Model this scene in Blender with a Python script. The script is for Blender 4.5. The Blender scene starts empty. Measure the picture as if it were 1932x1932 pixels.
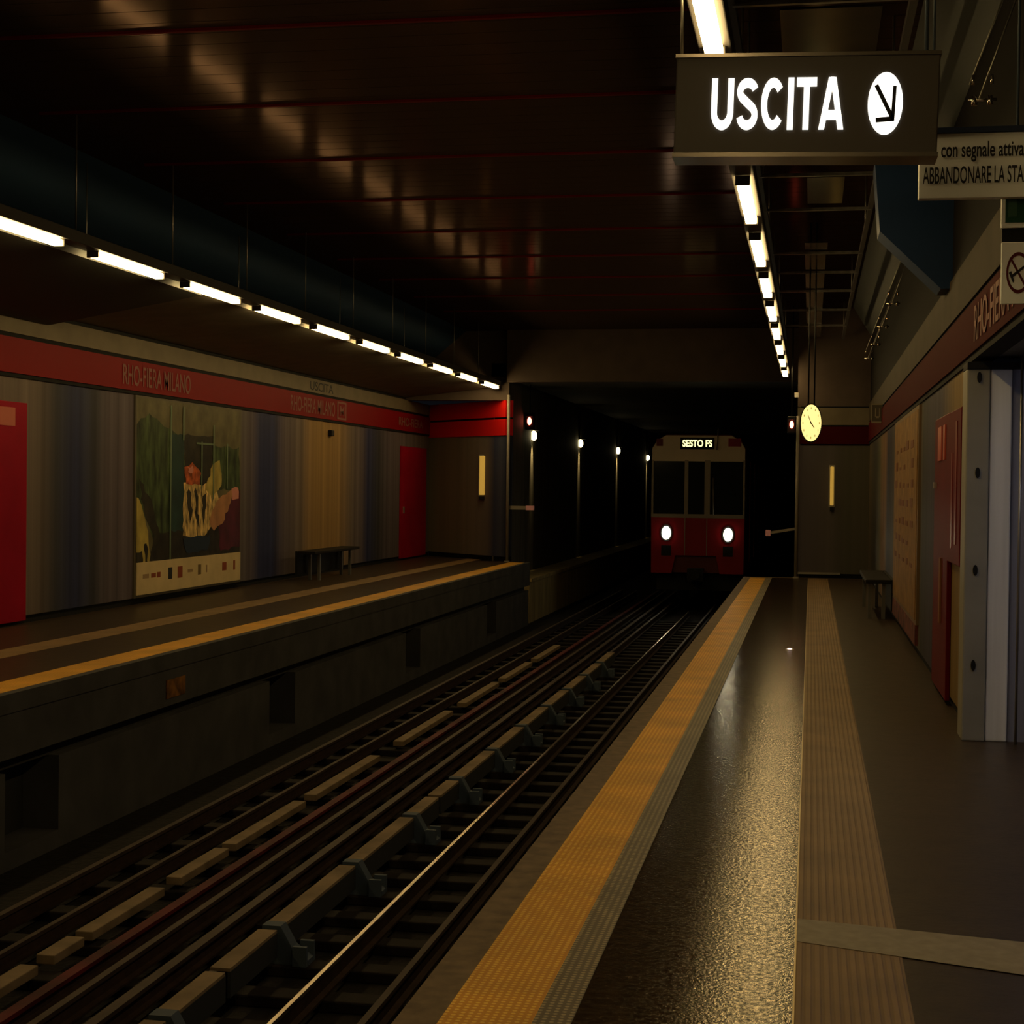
import bpy, bmesh, math, random
from mathutils import Vector, Matrix
random.seed(7)
S = bpy.context.scene
COL = S.collection

# ------------------------------------------------------------------ camera
H = 2.2
yaw, pitch, roll = 0.185646, 0.015254, 0.012
fw = Vector((-math.sin(yaw)*math.cos(pitch), math.cos(yaw)*math.cos(pitch), -math.sin(pitch)))
rt = Vector((math.cos(yaw), math.sin(yaw), 0))
up = rt.cross(fw)
r2 = rt*math.cos(roll) + up*math.sin(roll)
u2 = -rt*math.sin(roll) + up*math.cos(roll)
cd = bpy.data.cameras.new('camera')
cam = bpy.data.objects.new('camera', cd); COL.objects.link(cam)
cd.sensor_width = 36.0; cd.lens = 3000/1932*36
cd.clip_start = 0.05; cd.clip_end = 400
cam.matrix_world = Matrix(((r2.x, u2.x, -fw.x, 0), (r2.y, u2.y, -fw.y, 0), (r2.z, u2.z, -fw.z, H), (0, 0, 0, 1)))
S.camera = cam

# ------------------------------------------------------------------ world / exposure
w = bpy.data.worlds.new('world'); S.world = w; w.use_nodes = True
w.node_tree.nodes['Background'].inputs[0].default_value = (0.010, 0.011, 0.014, 1)
w.node_tree.nodes['Background'].inputs[1].default_value = 0.25
S.view_settings.view_transform = 'Standard'
S.view_settings.look = 'None'
S.view_settings.exposure = 0.12
S.view_settings.gamma = 1.0
S.view_settings.use_curve_mapping = False
TUBE = 22.0           # radiance of the platform tube lights

# ------------------------------------------------------------------ helpers
def mat(name, col, rough=0.6, metal=0.0, emit=None, es=0.0, noise=0.0, nscale=6.0, spec=None, nstretch=None, bump=0.0, bscale=None):
    m = bpy.data.materials.new(name); m.use_nodes = True
    nt = m.node_tree; b = nt.nodes['Principled BSDF']
    b.inputs['Base Color'].default_value = (*col, 1)
    b.inputs['Roughness'].default_value = rough
    b.inputs['Metallic'].default_value = metal
    b.inputs['Specular IOR Level'].default_value = 0.22 if spec is None else spec
    if emit:
        b.inputs['Emission Color'].default_value = (*emit, 1)
        b.inputs['Emission Strength'].default_value = es
    if noise > 0 or bump > 0:
        tc = nt.nodes.new('ShaderNodeTexCoord')
        mp = nt.nodes.new('ShaderNodeMapping'); nt.links.new(tc.outputs['Object'], mp.inputs[0])
        if nstretch: mp.inputs['Scale'].default_value = nstretch
        n = nt.nodes.new('ShaderNodeTexNoise'); n.inputs['Scale'].default_value = nscale; n.inputs['Detail'].default_value = 5
        nt.links.new(mp.outputs[0], n.inputs['Vector'])
        if noise > 0:
            r = nt.nodes.new('ShaderNodeValToRGB')
            r.color_ramp.elements[0].position = 0.3; r.color_ramp.elements[1].position = 0.72
            r.color_ramp.elements[0].color = (*[c*(1-noise) for c in col], 1)
            r.color_ramp.elements[1].color = (*[min(1, c*(1+noise)) for c in col], 1)
            nt.links.new(n.outputs['Fac'], r.inputs[0]); nt.links.new(r.outputs[0], b.inputs['Base Color'])
        if bump > 0:
            n2 = n
            if bscale:
                n2 = nt.nodes.new('ShaderNodeTexNoise'); n2.inputs['Scale'].default_value = bscale; n2.inputs['Detail'].default_value = 3
                nt.links.new(mp.outputs[0], n2.inputs['Vector'])
            bp = nt.nodes.new('ShaderNodeBump'); bp.inputs['Strength'].default_value = bump; bp.inputs['Distance'].default_value = 0.02
            nt.links.new(n2.outputs['Fac'], bp.inputs['Height']); nt.links.new(bp.outputs[0], b.inputs['Normal'])
    return m

def studs(name, col, hi, step, rough=0.45, ribs=False):
    """paving with raised round studs (or ribs along the platform)"""
    m = bpy.data.materials.new(name); m.use_nodes = True
    nt = m.node_tree; L = nt.links; b = nt.nodes['Principled BSDF']; b.inputs['Roughness'].default_value = rough
    tc = nt.nodes.new('ShaderNodeTexCoord')
    sc = nt.nodes.new('ShaderNodeVectorMath'); sc.operation = 'SCALE'; sc.inputs['Scale'].default_value = 1/step
    L.new(tc.outputs['Object'], sc.inputs[0])
    fr = nt.nodes.new('ShaderNodeVectorMath'); fr.operation = 'FRACTION'; L.new(sc.outputs[0], fr.inputs[0])
    sb = nt.nodes.new('ShaderNodeVectorMath'); sb.operation = 'SUBTRACT'; sb.inputs[1].default_value = (0.5, 0.5, 0.5); L.new(fr.outputs[0], sb.inputs[0])
    ml = nt.nodes.new('ShaderNodeVectorMath'); ml.operation = 'MULTIPLY'; ml.inputs[1].default_value = (1, 0 if ribs else 1, 0); L.new(sb.outputs[0], ml.inputs[0])
    ln = nt.nodes.new('ShaderNodeVectorMath'); ln.operation = 'LENGTH'; L.new(ml.outputs[0], ln.inputs[0])
    mr = nt.nodes.new('ShaderNodeMapRange'); mr.inputs['From Min'].default_value = 0.36; mr.inputs['From Max'].default_value = 0.22
    mr.inputs['To Min'].default_value = 0; mr.inputs['To Max'].default_value = 1; L.new(ln.outputs['Value'], mr.inputs['Value'])
    # wear
    n = nt.nodes.new('ShaderNodeTexNoise'); n.inputs['Scale'].default_value = 1.7; n.inputs['Detail'].default_value = 6; L.new(tc.outputs['Object'], n.inputs['Vector'])
    wr = nt.nodes.new('ShaderNodeMapRange'); wr.inputs['From Min'].default_value = 0.3; wr.inputs['From Max'].default_value = 0.7
    wr.inputs['To Min'].default_value = 0.75; wr.inputs['To Max'].default_value = 1.1; L.new(n.outputs['Fac'], wr.inputs['Value'])
    mx = nt.nodes.new('ShaderNodeMixRGB'); mx.inputs[1].default_value = (*col, 1); mx.inputs[2].default_value = (*hi, 1); L.new(mr.outputs[0], mx.inputs[0])  # lighter dots: the glints on the raised tops are put into the colour
    m2 = nt.nodes.new('ShaderNodeMixRGB'); m2.blend_type = 'MULTIPLY'; m2.inputs[0].default_value = 1
    L.new(mx.outputs[0], m2.inputs[1]); L.new(wr.outputs[0], m2.inputs[2]); L.new(m2.outputs[0], b.inputs['Base Color'])
    bp = nt.nodes.new('ShaderNodeBump'); bp.inputs['Strength'].default_value = 0.6; bp.inputs['Distance'].default_value = 0.004
    L.new(mr.outputs[0], bp.inputs['Height']); L.new(bp.outputs[0], b.inputs['Normal'])
    return m

def striped(name, axis, stops, rough=0.55, fine=0.35):
    """enamel wall panels whose colour changes in vertical stripes along one axis"""
    m = bpy.data.materials.new(name); m.use_nodes = True
    nt = m.node_tree; L = nt.links; b = nt.nodes['Principled BSDF']; b.inputs['Roughness'].default_value = rough
    b.inputs['Specular IOR Level'].default_value = 0.1
    tc = nt.nodes.new('ShaderNodeTexCoord'); sp = nt.nodes.new('ShaderNodeSeparateXYZ'); L.new(tc.outputs['Object'], sp.inputs[0])
    a, z = stops[0][0], stops[-1][0]
    mr = nt.nodes.new('ShaderNodeMapRange'); mr.inputs['From Min'].default_value = a; mr.inputs['From Max'].default_value = z
    L.new(sp.outputs[axis], mr.inputs['Value'])
    r = nt.nodes.new('ShaderNodeValToRGB'); cr = r.color_ramp; cr.interpolation = 'LINEAR'
    cr.elements[0].color = (*stops[0][1], 1); cr.elements[1].color = (*stops[-1][1], 1)
    for y, c in stops[1:-1]:
        e = cr.elements.new((y-a)/(z-a)); e.color = (*c, 1)
    L.new(mr.outputs[0], r.inputs[0])
    mp = nt.nodes.new('ShaderNodeMapping'); L.new(tc.outputs['Object'], mp.inputs[0])
    mp.inputs['Scale'].default_value = (1.5 if axis == 'X' else 0, 1.5 if axis == 'Y' else 0, 0)
    n = nt.nodes.new('ShaderNodeTexNoise'); n.inputs['Scale'].default_value = 2.2; n.inputs['Detail'].default_value = 4; L.new(mp.outputs[0], n.inputs['Vector'])
    wr = nt.nodes.new('ShaderNodeMapRange'); wr.inputs['From Min'].default_value = 0.3; wr.inputs['From Max'].default_value = 0.7
    wr.inputs['To Min'].default_value = 1-fine; wr.inputs['To Max'].default_value = 1+fine; L.new(n.outputs['Fac'], wr.inputs['Value'])
    m2 = nt.nodes.new('ShaderNodeMixRGB'); m2.blend_type = 'MULTIPLY'; m2.inputs[0].default_value = 1
    L.new(r.outputs[0], m2.inputs[1]); L.new(wr.outputs[0], m2.inputs[2]); L.new(m2.outputs[0], b.inputs['Base Color'])
    # fine ribs between the narrow panels
    w1 = nt.nodes.new('ShaderNodeMath'); w1.operation = 'MULTIPLY'; w1.inputs[1].default_value = 4.0; L.new(sp.outputs[axis], w1.inputs[0])
    w2 = nt.nodes.new('ShaderNodeMath'); w2.operation = 'FRACT'; L.new(w1.outputs[0], w2.inputs[0])
    w3 = nt.nodes.new('ShaderNodeMath'); w3.operation = 'LESS_THAN'; w3.inputs[1].default_value = 0.08; L.new(w2.outputs[0], w3.inputs[0])
    bp = nt.nodes.new('ShaderNodeBump'); bp.invert = True; bp.inputs['Strength'].default_value = 0.5; bp.inputs['Distance'].default_value = 0.01
    L.new(w3.outputs[0], bp.inputs['Height']); L.new(bp.outputs[0], b.inputs['Normal'])
    return m

class MB:
    def __init__(s): s.v = []; s.f = []; s.m = []; s.sm = []
    def _add(s, vs, fs, mi=0, smooth=False):
        o = len(s.v); s.v += [Vector(v) for v in vs]
        for f in fs: s.f.append([o+i for i in f]); s.m.append(mi); s.sm.append(smooth)
        return s
    def box(s, x0, x1, y0, y1, z0, z1, mi=0, rot=None, piv=None):
        vs = [Vector(p) for p in ((x0,y0,z0),(x1,y0,z0),(x1,y1,z0),(x0,y1,z0),(x0,y0,z1),(x1,y0,z1),(x1,y1,z1),(x0,y1,z1))]
        if rot is not None:
            pv = Vector(piv); vs = [rot @ (v-pv) + pv for v in vs]
        return s._add(vs, [(0,3,2,1),(4,5,6,7),(0,1,5,4),(1,2,6,5),(2,3,7,6),(3,0,4,7)], mi)
    def prism(s, pts, axis, a, b, mi=0, smooth=False):
        """pts: 2D outline; axis 'y': (x,z) swept a..b in y; 'x': (y,z); 'z': (x,y)"""
        def P(p, t): return {'y': (p[0], t, p[1]), 'x': (t, p[0], p[1]), 'z': (p[0], p[1], t)}[axis]
        n = len(pts); vs = [P(p, a) for p in pts] + [P(p, b) for p in pts]
        s._add(vs, [tuple(range(n))[::-1], tuple(range(n, 2*n))], mi)
        o = len(s.v) - 2*n
        for i in range(n):
            j = (i+1) % n; s.f.append([o+i, o+j, o+n+j, o+n+i]); s.m.append(mi); s.sm.append(smooth)
        return s
    def tube(s, p0, p1, r, n=10, mi=0, r1=None):
        p0, p1 = Vector(p0), Vector(p1); d = (p1-p0).normalized(); r1 = r if r1 is None else r1
        a = d.orthogonal().normalized(); b = d.cross(a)
        vs = []
        for p, q in ((p0, r), (p1, r1)):
            for i in range(n):
                t = 2*math.pi*i/n; vs.append(p + (a*math.cos(t) + b*math.sin(t))*q)
        o = len(s.v); s._add(vs, [tuple(range(n))[::-1], tuple(range(n, 2*n))], mi)
        for i in range(n):
            j = (i+1) % n; s.f.append([o+i, o+j, o+n+j, o+n+i]); s.m.append(mi); s.sm.append(True)
        return s
    def ell(s, c, rx, rz, y0, y1, n=40, mi=0):
        return s.prism([(c[0]+rx*math.cos(2*math.pi*i/n), c[1]+rz*math.sin(2*math.pi*i/n)) for i in range(n)], 'y', y0, y1, mi, smooth=True)
    def quad(s, a, b, c, d, mi=0): return s._add([a, b, c, d], [(0, 1, 2, 3)], mi)
    def build(s, name, mats, parent=None, origin=None, bevel=0.0):
        if not isinstance(mats, (list, tuple)): mats = [mats]
        off = Vector((0, 0, 0))
        if parent is not None: off = wloc(parent)
        elif origin is not None: off = Vector(origin)
        me = bpy.data.meshes.new(name)
        me.from_pydata([v-off for v in s.v], [], s.f)
        for k, p in enumerate(me.polygons): p.material_index = s.m[k]; p.use_smooth = s.sm[k]
        for m in mats: me.materials.append(m)
        bm = bmesh.new(); bm.from_mesh(me); bmesh.ops.recalc_face_normals(bm, faces=bm.faces); bm.to_mesh(me); bm.free()
        o = bpy.data.objects.new(name, me); COL.objects.link(o)
        if parent is not None: o.parent = parent
        else: o.location = off
        if bevel > 0:
            md = o.modifiers.new('bevel', 'BEVEL'); md.width = bevel; md.segments = 2; md.limit_method = 'ANGLE'
        return o

def wloc(o):
    l = Vector(o.location)
    while o.parent: o = o.parent; l += Vector(o.location)
    return l
def tag(o, label=None, cat=None, group=None, kind=None):
    if label: o['label'] = label
    if cat: o['category'] = cat
    if group: o['group'] = group
    if kind: o['kind'] = kind
    return o
def thing(name, label, cat, loc, group=None, kind=None):
    o = bpy.data.objects.new(name, None); COL.objects.link(o); o.location = loc; o.empty_display_size = 0.2
    return tag(o, label, cat, group, kind)
def dup(root, loc, label=None):
    r = root.copy(); COL.objects.link(r); r.location = loc
    if label: r['label'] = label
    for ch in list(root.children):
        c = ch.copy(); COL.objects.link(c); c.parent = r
        for g in list(ch.children):
            d = g.copy(); COL.objects.link(d); d.parent = c
    return r
def struct(name, mb, m, parent=None, bevel=0.0):
    o = mb.build(name, m, parent, bevel=bevel)
    if parent is None: o['kind'] = 'structure'
    return o
def text(name, body, m, org, ud, vd, width, height, parent=None, bold=0.0, depth=0.004, spacing=1.0):
    cu = bpy.data.curves.new('t', 'FONT'); cu.body = body; cu.size = 1; cu.offset = bold; cu.space_character = spacing
    to = bpy.data.objects.new('t', cu); COL.objects.link(to)
    bpy.context.view_layer.update()
    me = bpy.data.meshes.new_from_object(to.evaluated_get(bpy.context.evaluated_depsgraph_get()))
    COL.objects.unlink(to); bpy.data.objects.remove(to)
    xs = [v.co.x for v in me.vertices]; ys = [v.co.y for v in me.vertices]
    x0, x1, y0, y1 = min(xs), max(xs), min(ys), max(ys)
    org, ud, vd = Vector(org), Vector(ud).normalized(), Vector(vd).normalized()
    off = wloc(parent) if parent is not None else Vector((0, 0, 0))
    n = ud.cross(vd)
    for v in me.vertices:
        v.co = org + ud*((v.co.x-x0)/(x1-x0)*width) + vd*((v.co.y-y0)/(y1-y0)*height) + n*depth - off
    me.name = name; me.materials.clear(); me.materials.append(m)
    o = bpy.data.objects.new(name, me); COL.objects.link(o)
    if parent is not None: o.parent = parent
    return o

ORD = ['nearest', 'second', 'third', 'fourth', 'fifth', 'sixth', 'seventh', 'eighth', 'ninth', 'tenth', 'eleventh', 'twelfth', 'thirteenth', 'fourteenth', 'fifteenth', 'sixteenth']

# ------------------------------------------------------------------ materials
M = {}
M['terrazzo'] = mat('dark_terrazzo', (0.040, 0.026, 0.014), 0.17, noise=0.5, nscale=14, spec=0.6, bump=0.11, bscale=55)
M['terrazzo'].node_tree.nodes['Principled BSDF'].inputs['Specular Tint'].default_value = (1, 0.74, 0.32, 1)
def speckle(m, lo, hi, r0, r1, scale):
    nt = m.node_tree; b = nt.nodes['Principled BSDF']; tc = nt.nodes.new('ShaderNodeTexCoord')
    mp = nt.nodes.new('ShaderNodeMapping'); mp.inputs['Scale'].default_value = (1, 0.8, 1); nt.links.new(tc.outputs['Object'], mp.inputs[0])
    n = nt.nodes.new('ShaderNodeTexNoise'); n.inputs['Scale'].default_value = scale; n.inputs['Detail'].default_value = 2
    nt.links.new(mp.outputs[0], n.inputs['Vector'])
    for sock, a, c in (('Specular IOR Level', lo, hi), ('Roughness', r1, r0)):
        q = nt.nodes.new('ShaderNodeMapRange'); q.inputs['From Min'].default_value = 0.36; q.inputs['From Max'].default_value = 0.64
        q.inputs['To Min'].default_value = a; q.inputs['To Max'].default_value = c
        nt.links.new(n.outputs['Fac'], q.inputs['Value']); nt.links.new(q.outputs[0], b.inputs[sock])
speckle(M['terrazzo'], 0.12, 0.85, 0.08, 0.22, 38)
M['terrazzo2'] = mat('dark_brown_rubber', (0.045, 0.029, 0.017), 0.40, noise=0.25, nscale=5, spec=0.22, bump=0.10, bscale=20)
M['kerb'] = mat('kerb_stone', (0.150, 0.105, 0.065), 0.6, noise=0.3, nscale=9)
M['yellow'] = studs('yellow_tactile', (0.72, 0.31, 0.006), (1.0, 0.64, 0.09), 0.0345)
M['greystud'] = studs('grey_tactile', (0.13, 0.105, 0.068), (0.42, 0.34, 0.21), 0.0345)
M['tan'] = studs('tan_tactile', (0.205, 0.122, 0.048), (0.27, 0.165, 0.07), 0.041, ribs=True, rough=0.6)
M['tape'] = mat('pale_tape', (0.30, 0.26, 0.19), 0.6, noise=0.15, nscale=12)
M['brass'] = mat('brass_joint', (0.55, 0.42, 0.2), 0.35, 0.6)
M['concrete'] = mat('platform_concrete', (0.062, 0.062, 0.066), 0.8, noise=0.25, nscale=1.6)
M['concrete_d'] = mat('recess_concrete', (0.030, 0.030, 0.028), 0.85)
M['bed'] = mat('track_bed', (0.011, 0.009, 0.008), 0.9, noise=0.5, nscale=7, bump=0.6, bscale=14)
M['sleeper'] = mat('sleeper_timber', (0.009, 0.006, 0.006), 0.8, noise=0.4, nscale=8)
M['rail'] = mat('worn_rail_head', (0.55, 0.46, 0.36), 0.22, 0.95)
M['railside'] = mat('rusty_rail', (0.028, 0.014, 0.010), 0.7, noise=0.4, nscale=8)
M['raildull'] = mat('dull_rail', (0.06, 0.042, 0.034), 0.55, 0.3, noise=0.3, nscale=3)
M['redrail'] = mat('red_painted_rail', (0.075, 0.006, 0.008), 0.6, noise=0.7, nscale=1.6)
M['board'] = mat('cover_board', (0.20, 0.145, 0.088), 0.7, noise=0.3, nscale=3)
M['boardside'] = mat('grey_board_side', (0.030, 0.033, 0.036), 0.7)
M['bracket'] = mat('blue_grey_bracket', (0.060, 0.082, 0.115), 0.6)
def matte_sheen(name, col, gloss, rough):
    m = bpy.data.materials.new(name); m.use_nodes = True; nt = m.node_tree; nt.nodes.remove(nt.nodes['Principled BSDF'])
    out = [n for n in nt.nodes if n.type == 'OUTPUT_MATERIAL'][0]
    d = nt.nodes.new('ShaderNodeBsdfDiffuse'); d.inputs['Color'].default_value = (*col, 1)
    g = nt.nodes.new('ShaderNodeBsdfGlossy'); g.inputs['Color'].default_value = (*gloss, 1); g.inputs['Roughness'].default_value = rough
    a = nt.nodes.new('ShaderNodeAddShader'); nt.links.new(d.outputs[0], a.inputs[0]); nt.links.new(g.outputs[0], a.inputs[1])
    nt.links.new(a.outputs[0], out.inputs['Surface']); return m
M['ceil'] = matte_sheen('bronze_ceiling', (0.046, 0.030, 0.023), (0.046, 0.030, 0.024), 0.13)
M['ceilred'] = mat('red_ceiling_joint', (0.13, 0.008, 0.008), 0.7, spec=0.02)
M['lintel'] = mat('brown_lintel', (0.085, 0.062, 0.050), 0.75, noise=0.12, nscale=2)
M['blue'] = mat('dark_blue_panel', (0.010, 0.030, 0.085), 0.5, noise=0.2, nscale=1)
M['navyd'] = mat('navy_panel', (0.018, 0.038, 0.075), 0.6, spec=0.05)
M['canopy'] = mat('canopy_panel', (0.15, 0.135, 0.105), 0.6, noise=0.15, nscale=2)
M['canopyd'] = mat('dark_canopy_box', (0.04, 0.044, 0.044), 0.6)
M['trough'] = mat('light_housing', (0.06, 0.055, 0.052), 0.5, 0.3)
M['tube'] = mat('lit_diffuser', (0.9, 0.9, 0.9), 0.5, emit=(1.0, 0.70, 0.28), es=TUBE)
M['rod'] = mat('steel_rod', (0.35, 0.33, 0.29), 0.35, 0.8)
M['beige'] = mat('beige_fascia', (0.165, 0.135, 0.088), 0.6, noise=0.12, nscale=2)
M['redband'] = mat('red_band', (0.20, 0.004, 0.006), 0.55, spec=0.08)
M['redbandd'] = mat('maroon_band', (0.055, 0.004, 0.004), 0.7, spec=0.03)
M['shadowgap'] = mat('black_trim', (0.006, 0.006, 0.006), 0.8)
M['reddoor'] = mat('red_door_enamel', (0.30, 0.003, 0.020), 0.5, spec=0.08, noise=0.15, nscale=1)
M['handle'] = mat('door_handle_steel', (0.6, 0.58, 0.55), 0.3, 0.9)
M['lettering'] = mat('pale_lettering', (0.22, 0.09, 0.075), 0.6)
M['darkletter'] = mat('dark_lettering', (0.02, 0.02, 0.02), 0.6)
M['plateled'] = mat('dull_plate', (0.5, 0.14, 0.10), 0.6)
M['pole'] = mat('grey_edge_pole', (0.30, 0.27, 0.23), 0.45, 0.3)
M['tunnel'] = mat('tunnel_lining', (0.09, 0.078, 0.055), 0.75, noise=0.35, nscale=1.3, nstretch=(1, 3, 0.3))
M['tunnelbase'] = mat('tunnel_walkway', (0.36, 0.28, 0.13), 0.8, noise=0.35, nscale=2, nstretch=(1, 3, 0.3))
M['black'] = mat('black', (0.008, 0.008, 0.008), 0.6)

AX, AZ = Vector((0, 1, 0)), Vector((0, 0, 1))

# ------------------------------------------------------------------ platform floors, track pit
YE = 40.9      # end of right platform
f = MB()
f.box(-0.937, -0.045, -2, YE, -0.2, 0.0, 0)
f.box(0.455, 1.60, -2, YE, -0.2, 0.0, 1)
f.box(1.60, 3.6, 6.5, 15.2, -0.2, 0.0, 1)
f.box(-0.037, 0.455, -2, YE, -0.2, 0.003, 2)
f.box(-0.045, -0.037, -2, YE, -0.2, 0.004, 3)
f.box(-1.095, -0.937, -2, YE-0.3, -0.2, 0.003, 4)
f.box(-1.474, -1.095, -2, YE-0.3, -0.2, 0.004, 5)
f.box(-1.474, -0.937, YE-0.3, YE, -0.2, 0.0, 1)
struct('floor', f, [M['terrazzo'], M['terrazzo2'], M['tan'], M['brass'], M['greystud'], M['yellow']])
struct('trim_1', MB().box(-1.655, -1.474, -2, YE, -0.22, 0.002).box(-1.655, 1.44, YE, YE+0.12, -0.22, 0.004), M['kerb'])
struct('wall_right_platform_face', MB().box(-1.58, 1.0, -2, YE+0.1, -1.86, -0.2), M['concrete_d'])
f = MB()
YL = 49.6
f.box(-12.1, -10.37, 3, YL, -0.2, 0, 0)
f.box(-10.37, -9.86, 3, YL, -0.2, 0.003, 1)
f.box(-9.86, -8.70, 3, 46.6, -0.2, 0, 0)
f.box(-8.70, -8.24, 3, 46.0, -0.2, 0.004, 2)
struct('floor_left_platform', f, [M['terrazzo2'], M['tan'], M['yellow']])
struct('trim_2', MB().box(-8.24, -8.12, 3, 46.2, -0.2, 0.002), M['concrete'])
f = MB()   # the face of the left platform with its recess line and openings
f.box(-8.6, -8.14, 3, 46.3, -0.68, -0.2, 0)
f.box(-8.9, -8.30, 3, 46.3, -0.83, -0.68, 1)
ops = [(7.3, 8.5), (15.2, 16.4), (23.4, 24.65), (31.8, 33.05), (40.2, 41.4)]
y = 3
for a, b in ops:
    f.box(-8.6, -8.17, y, a, -1.86, -0.83, 0); f.box(-8.6, -8.17, a, b, -1.86, -1.66, 0); y = b
f.box(-8.6, -8.17, y, 46.3, -1.86, -0.83, 0)
f.box(-8.95, -8.6, 3, 46.3, -1.86, -0.2, 1)
struct('wall_left_platform_face', f, [M['concrete'], M['concrete_d']])
struct('floor_track_bed', MB().box(-9.2, -0.2, -2, 130, -2.1, -1.86), M['bed'])

# ------------------------------------------------------------------ side walls
tanc=(0.150,0.118,0.078); dk=(0.050,0.050,0.046); nv=(0.030,0.036,0.072); mv=(0.110,0.090,0.080); kh=(0.120,0.104,0.075); oc=(0.300,0.185,0.055)
left_st = [(3, tanc), (10, nv), (16, oc), (20, tanc), (23.3, tanc), (23.9, dk), (24.6, nv), (25.3, dk), (25.9, mv), (27, mv), (32.3, kh), (33.0, mv), (33.6, nv), (34.5, nv),
           (35.2, mv), (36.3, tanc), (37.4, oc), (39.4, oc), (40.8, tanc), (41.8, mv), (42.3, nv), (43.4, dk), (44.6, mv), (49.6, tanc)]
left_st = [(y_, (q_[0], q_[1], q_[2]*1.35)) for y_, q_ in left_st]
M['wall_l'] = striped('left_wall_panels', 'Y', left_st)
right_st = [(14.9, oc), (16.9, (0.26, 0.17, 0.06)), (18.6, (0.07, 0.062, 0.095)), (20.2, (0.065, 0.058, 0.088)), (21.5, dk), (22, tanc), (27.5, tanc), (28.4, mv),
            (30.2, (0.040, 0.038, 0.055)), (31.2, nv), (32.0, (0.22, 0.125, 0.07)), (33.8, (0.2, 0.12, 0.05)), (34.8, (0.10, 0.10, 0.05)), (36.5, dk), (38, dk), (41, tanc)]
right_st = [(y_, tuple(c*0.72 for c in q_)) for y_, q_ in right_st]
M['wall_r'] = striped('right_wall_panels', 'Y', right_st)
M['wall_el'] = striped('far_left_panels', 'X', [(-12.0, (0.22, 0.18, 0.12)), (-11.0, (0.2, 0.175, 0.12)), (-10.2, (0.21, 0.18, 0.14)), (-9.6, (0.18, 0.15, 0.14)), (-9.35, (0.05, 0.06, 0.12)), (-9.1, (0.08, 0.09, 0.14)), (-8.9, nv)], fine=0.15)
M['wall_er'] = striped('far_right_panels', 'X', [(-0.3, (0.105, 0.092, 0.108)), (0.5, (0.10, 0.088, 0.085)), (0.9, (0.085, 0.08, 0.062)), (1.44, (0.09, 0.08, 0.06))], fine=0.12)

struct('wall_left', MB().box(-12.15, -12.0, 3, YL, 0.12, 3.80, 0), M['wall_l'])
struct('baseboard_left', MB().box(-12.12, -12.03, 3, YL, 0.0, 0.12), M['shadowgap'])
struct('trim_3', MB().box(-12.12, -11.97, 3, YL, 3.80, 3.86).box(-12.12, -11.99, 3, YL, 4.40, 4.47), M['shadowgap'])
struct('trim_4', MB().box(-12.12, -11.95, 3, YL, 3.86, 4.40), M['redband'])
struct('trim_5', MB().box(-12.12, -11.97, 3, YL, 4.47, 4.80), M['beige'])
# far left wall stands askew
a0, a1 = Vector((-12.0, 49.4, 0)), Vector((-8.93, 46.45, 0))
dv = (a1-a0).normalized(); nn = Vector((dv.y, -dv.x, 0))
if nn.y > 0: nn = -nn
def slab(mb, p0, p1, t0, t1, z0, z1, mi=0):
    q = [p0+nn*t0, p1+nn*t0, p1+nn*t1, p0+nn*t1]
    return mb._add([(p.x, p.y, z0) for p in q] + [(p.x, p.y, z1) for p in q], [(0,3,2,1),(4,5,6,7),(0,1,5,4),(1,2,6,5),(2,3,7,6),(3,0,4,7)], mi)
struct('wall_far_left', slab(MB(), a0, a1, -0.25, 0, 0.14, 3.76), M['wall_el'])
struct('baseboard_far_left', slab(MB(), a0, a1, -0.25, -0.03, 0, 0.14), M['shadowgap'])
b = MB(); slab(b, a0, a1, -0.25, 0.03, 3.76, 4.24); slab(b, a0, a1, -0.25, 0.03, 4.30, 4.80)
struct('trim_6', b, mat('bright_red_band', (0.80, 0.014, 0.010), 0.45, spec=0.2))  # brighter copy of the red band; the near lamp's glow is in its colour
struct('trim_7', slab(MB(), a0, a1, -0.25, -0.02, 4.24, 4.30), M['shadowgap'])
pl = thing('edge_pole', 'thin pale grey pole closing the far end wall of the left platform', 'pole', (-8.85, 46.38, 0))
MB().tube((-8.85, 46.38, 0), (-8.85, 46.38, 4.95), 0.045, 12).build('pole', M['pole'], pl)
MB().box(-8.92, -8.78, 46.31, 46.45, 0, 0.03).build('base_plate', M['pole'], pl)

# right side wall, fascia, opening to the exit passage
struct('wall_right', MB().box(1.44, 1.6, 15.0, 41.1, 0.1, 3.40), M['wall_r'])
struct('baseboard_right', MB().box(1.47, 1.6, 15.0, 41.1, 0.0, 0.1), M['shadowgap'])
struct('trim_8', MB().box(1.42, 1.6, 2, 41.1, 3.40, 3.46).box(1.43, 1.6, 2, 41.1, 3.92, 3.97), M['shadowgap'])
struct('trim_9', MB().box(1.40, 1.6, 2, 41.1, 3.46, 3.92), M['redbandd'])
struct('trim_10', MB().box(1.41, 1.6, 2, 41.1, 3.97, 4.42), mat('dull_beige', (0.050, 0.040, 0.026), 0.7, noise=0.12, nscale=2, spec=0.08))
struct('wall_right_near', MB().box(1.44, 1.6, -2, 6.5, 0, 3.40), M['wall_r'])
struct('wall_far_right', MB().box(-0.30, 1.44, 41.0, 41.25, 0.12, 3.36), M['wall_er'])
struct('baseboard_far_right', MB().box(-0.26, 1.44, 41.05, 41.25, 0.0, 0.12), M['shadowgap'])
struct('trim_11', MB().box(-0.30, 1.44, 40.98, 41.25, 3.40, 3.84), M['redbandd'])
struct('trim_12', MB().box(-0.30, 1.44, 40.98, 41.25, 3.88, 4.31), M['beige'])
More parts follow.
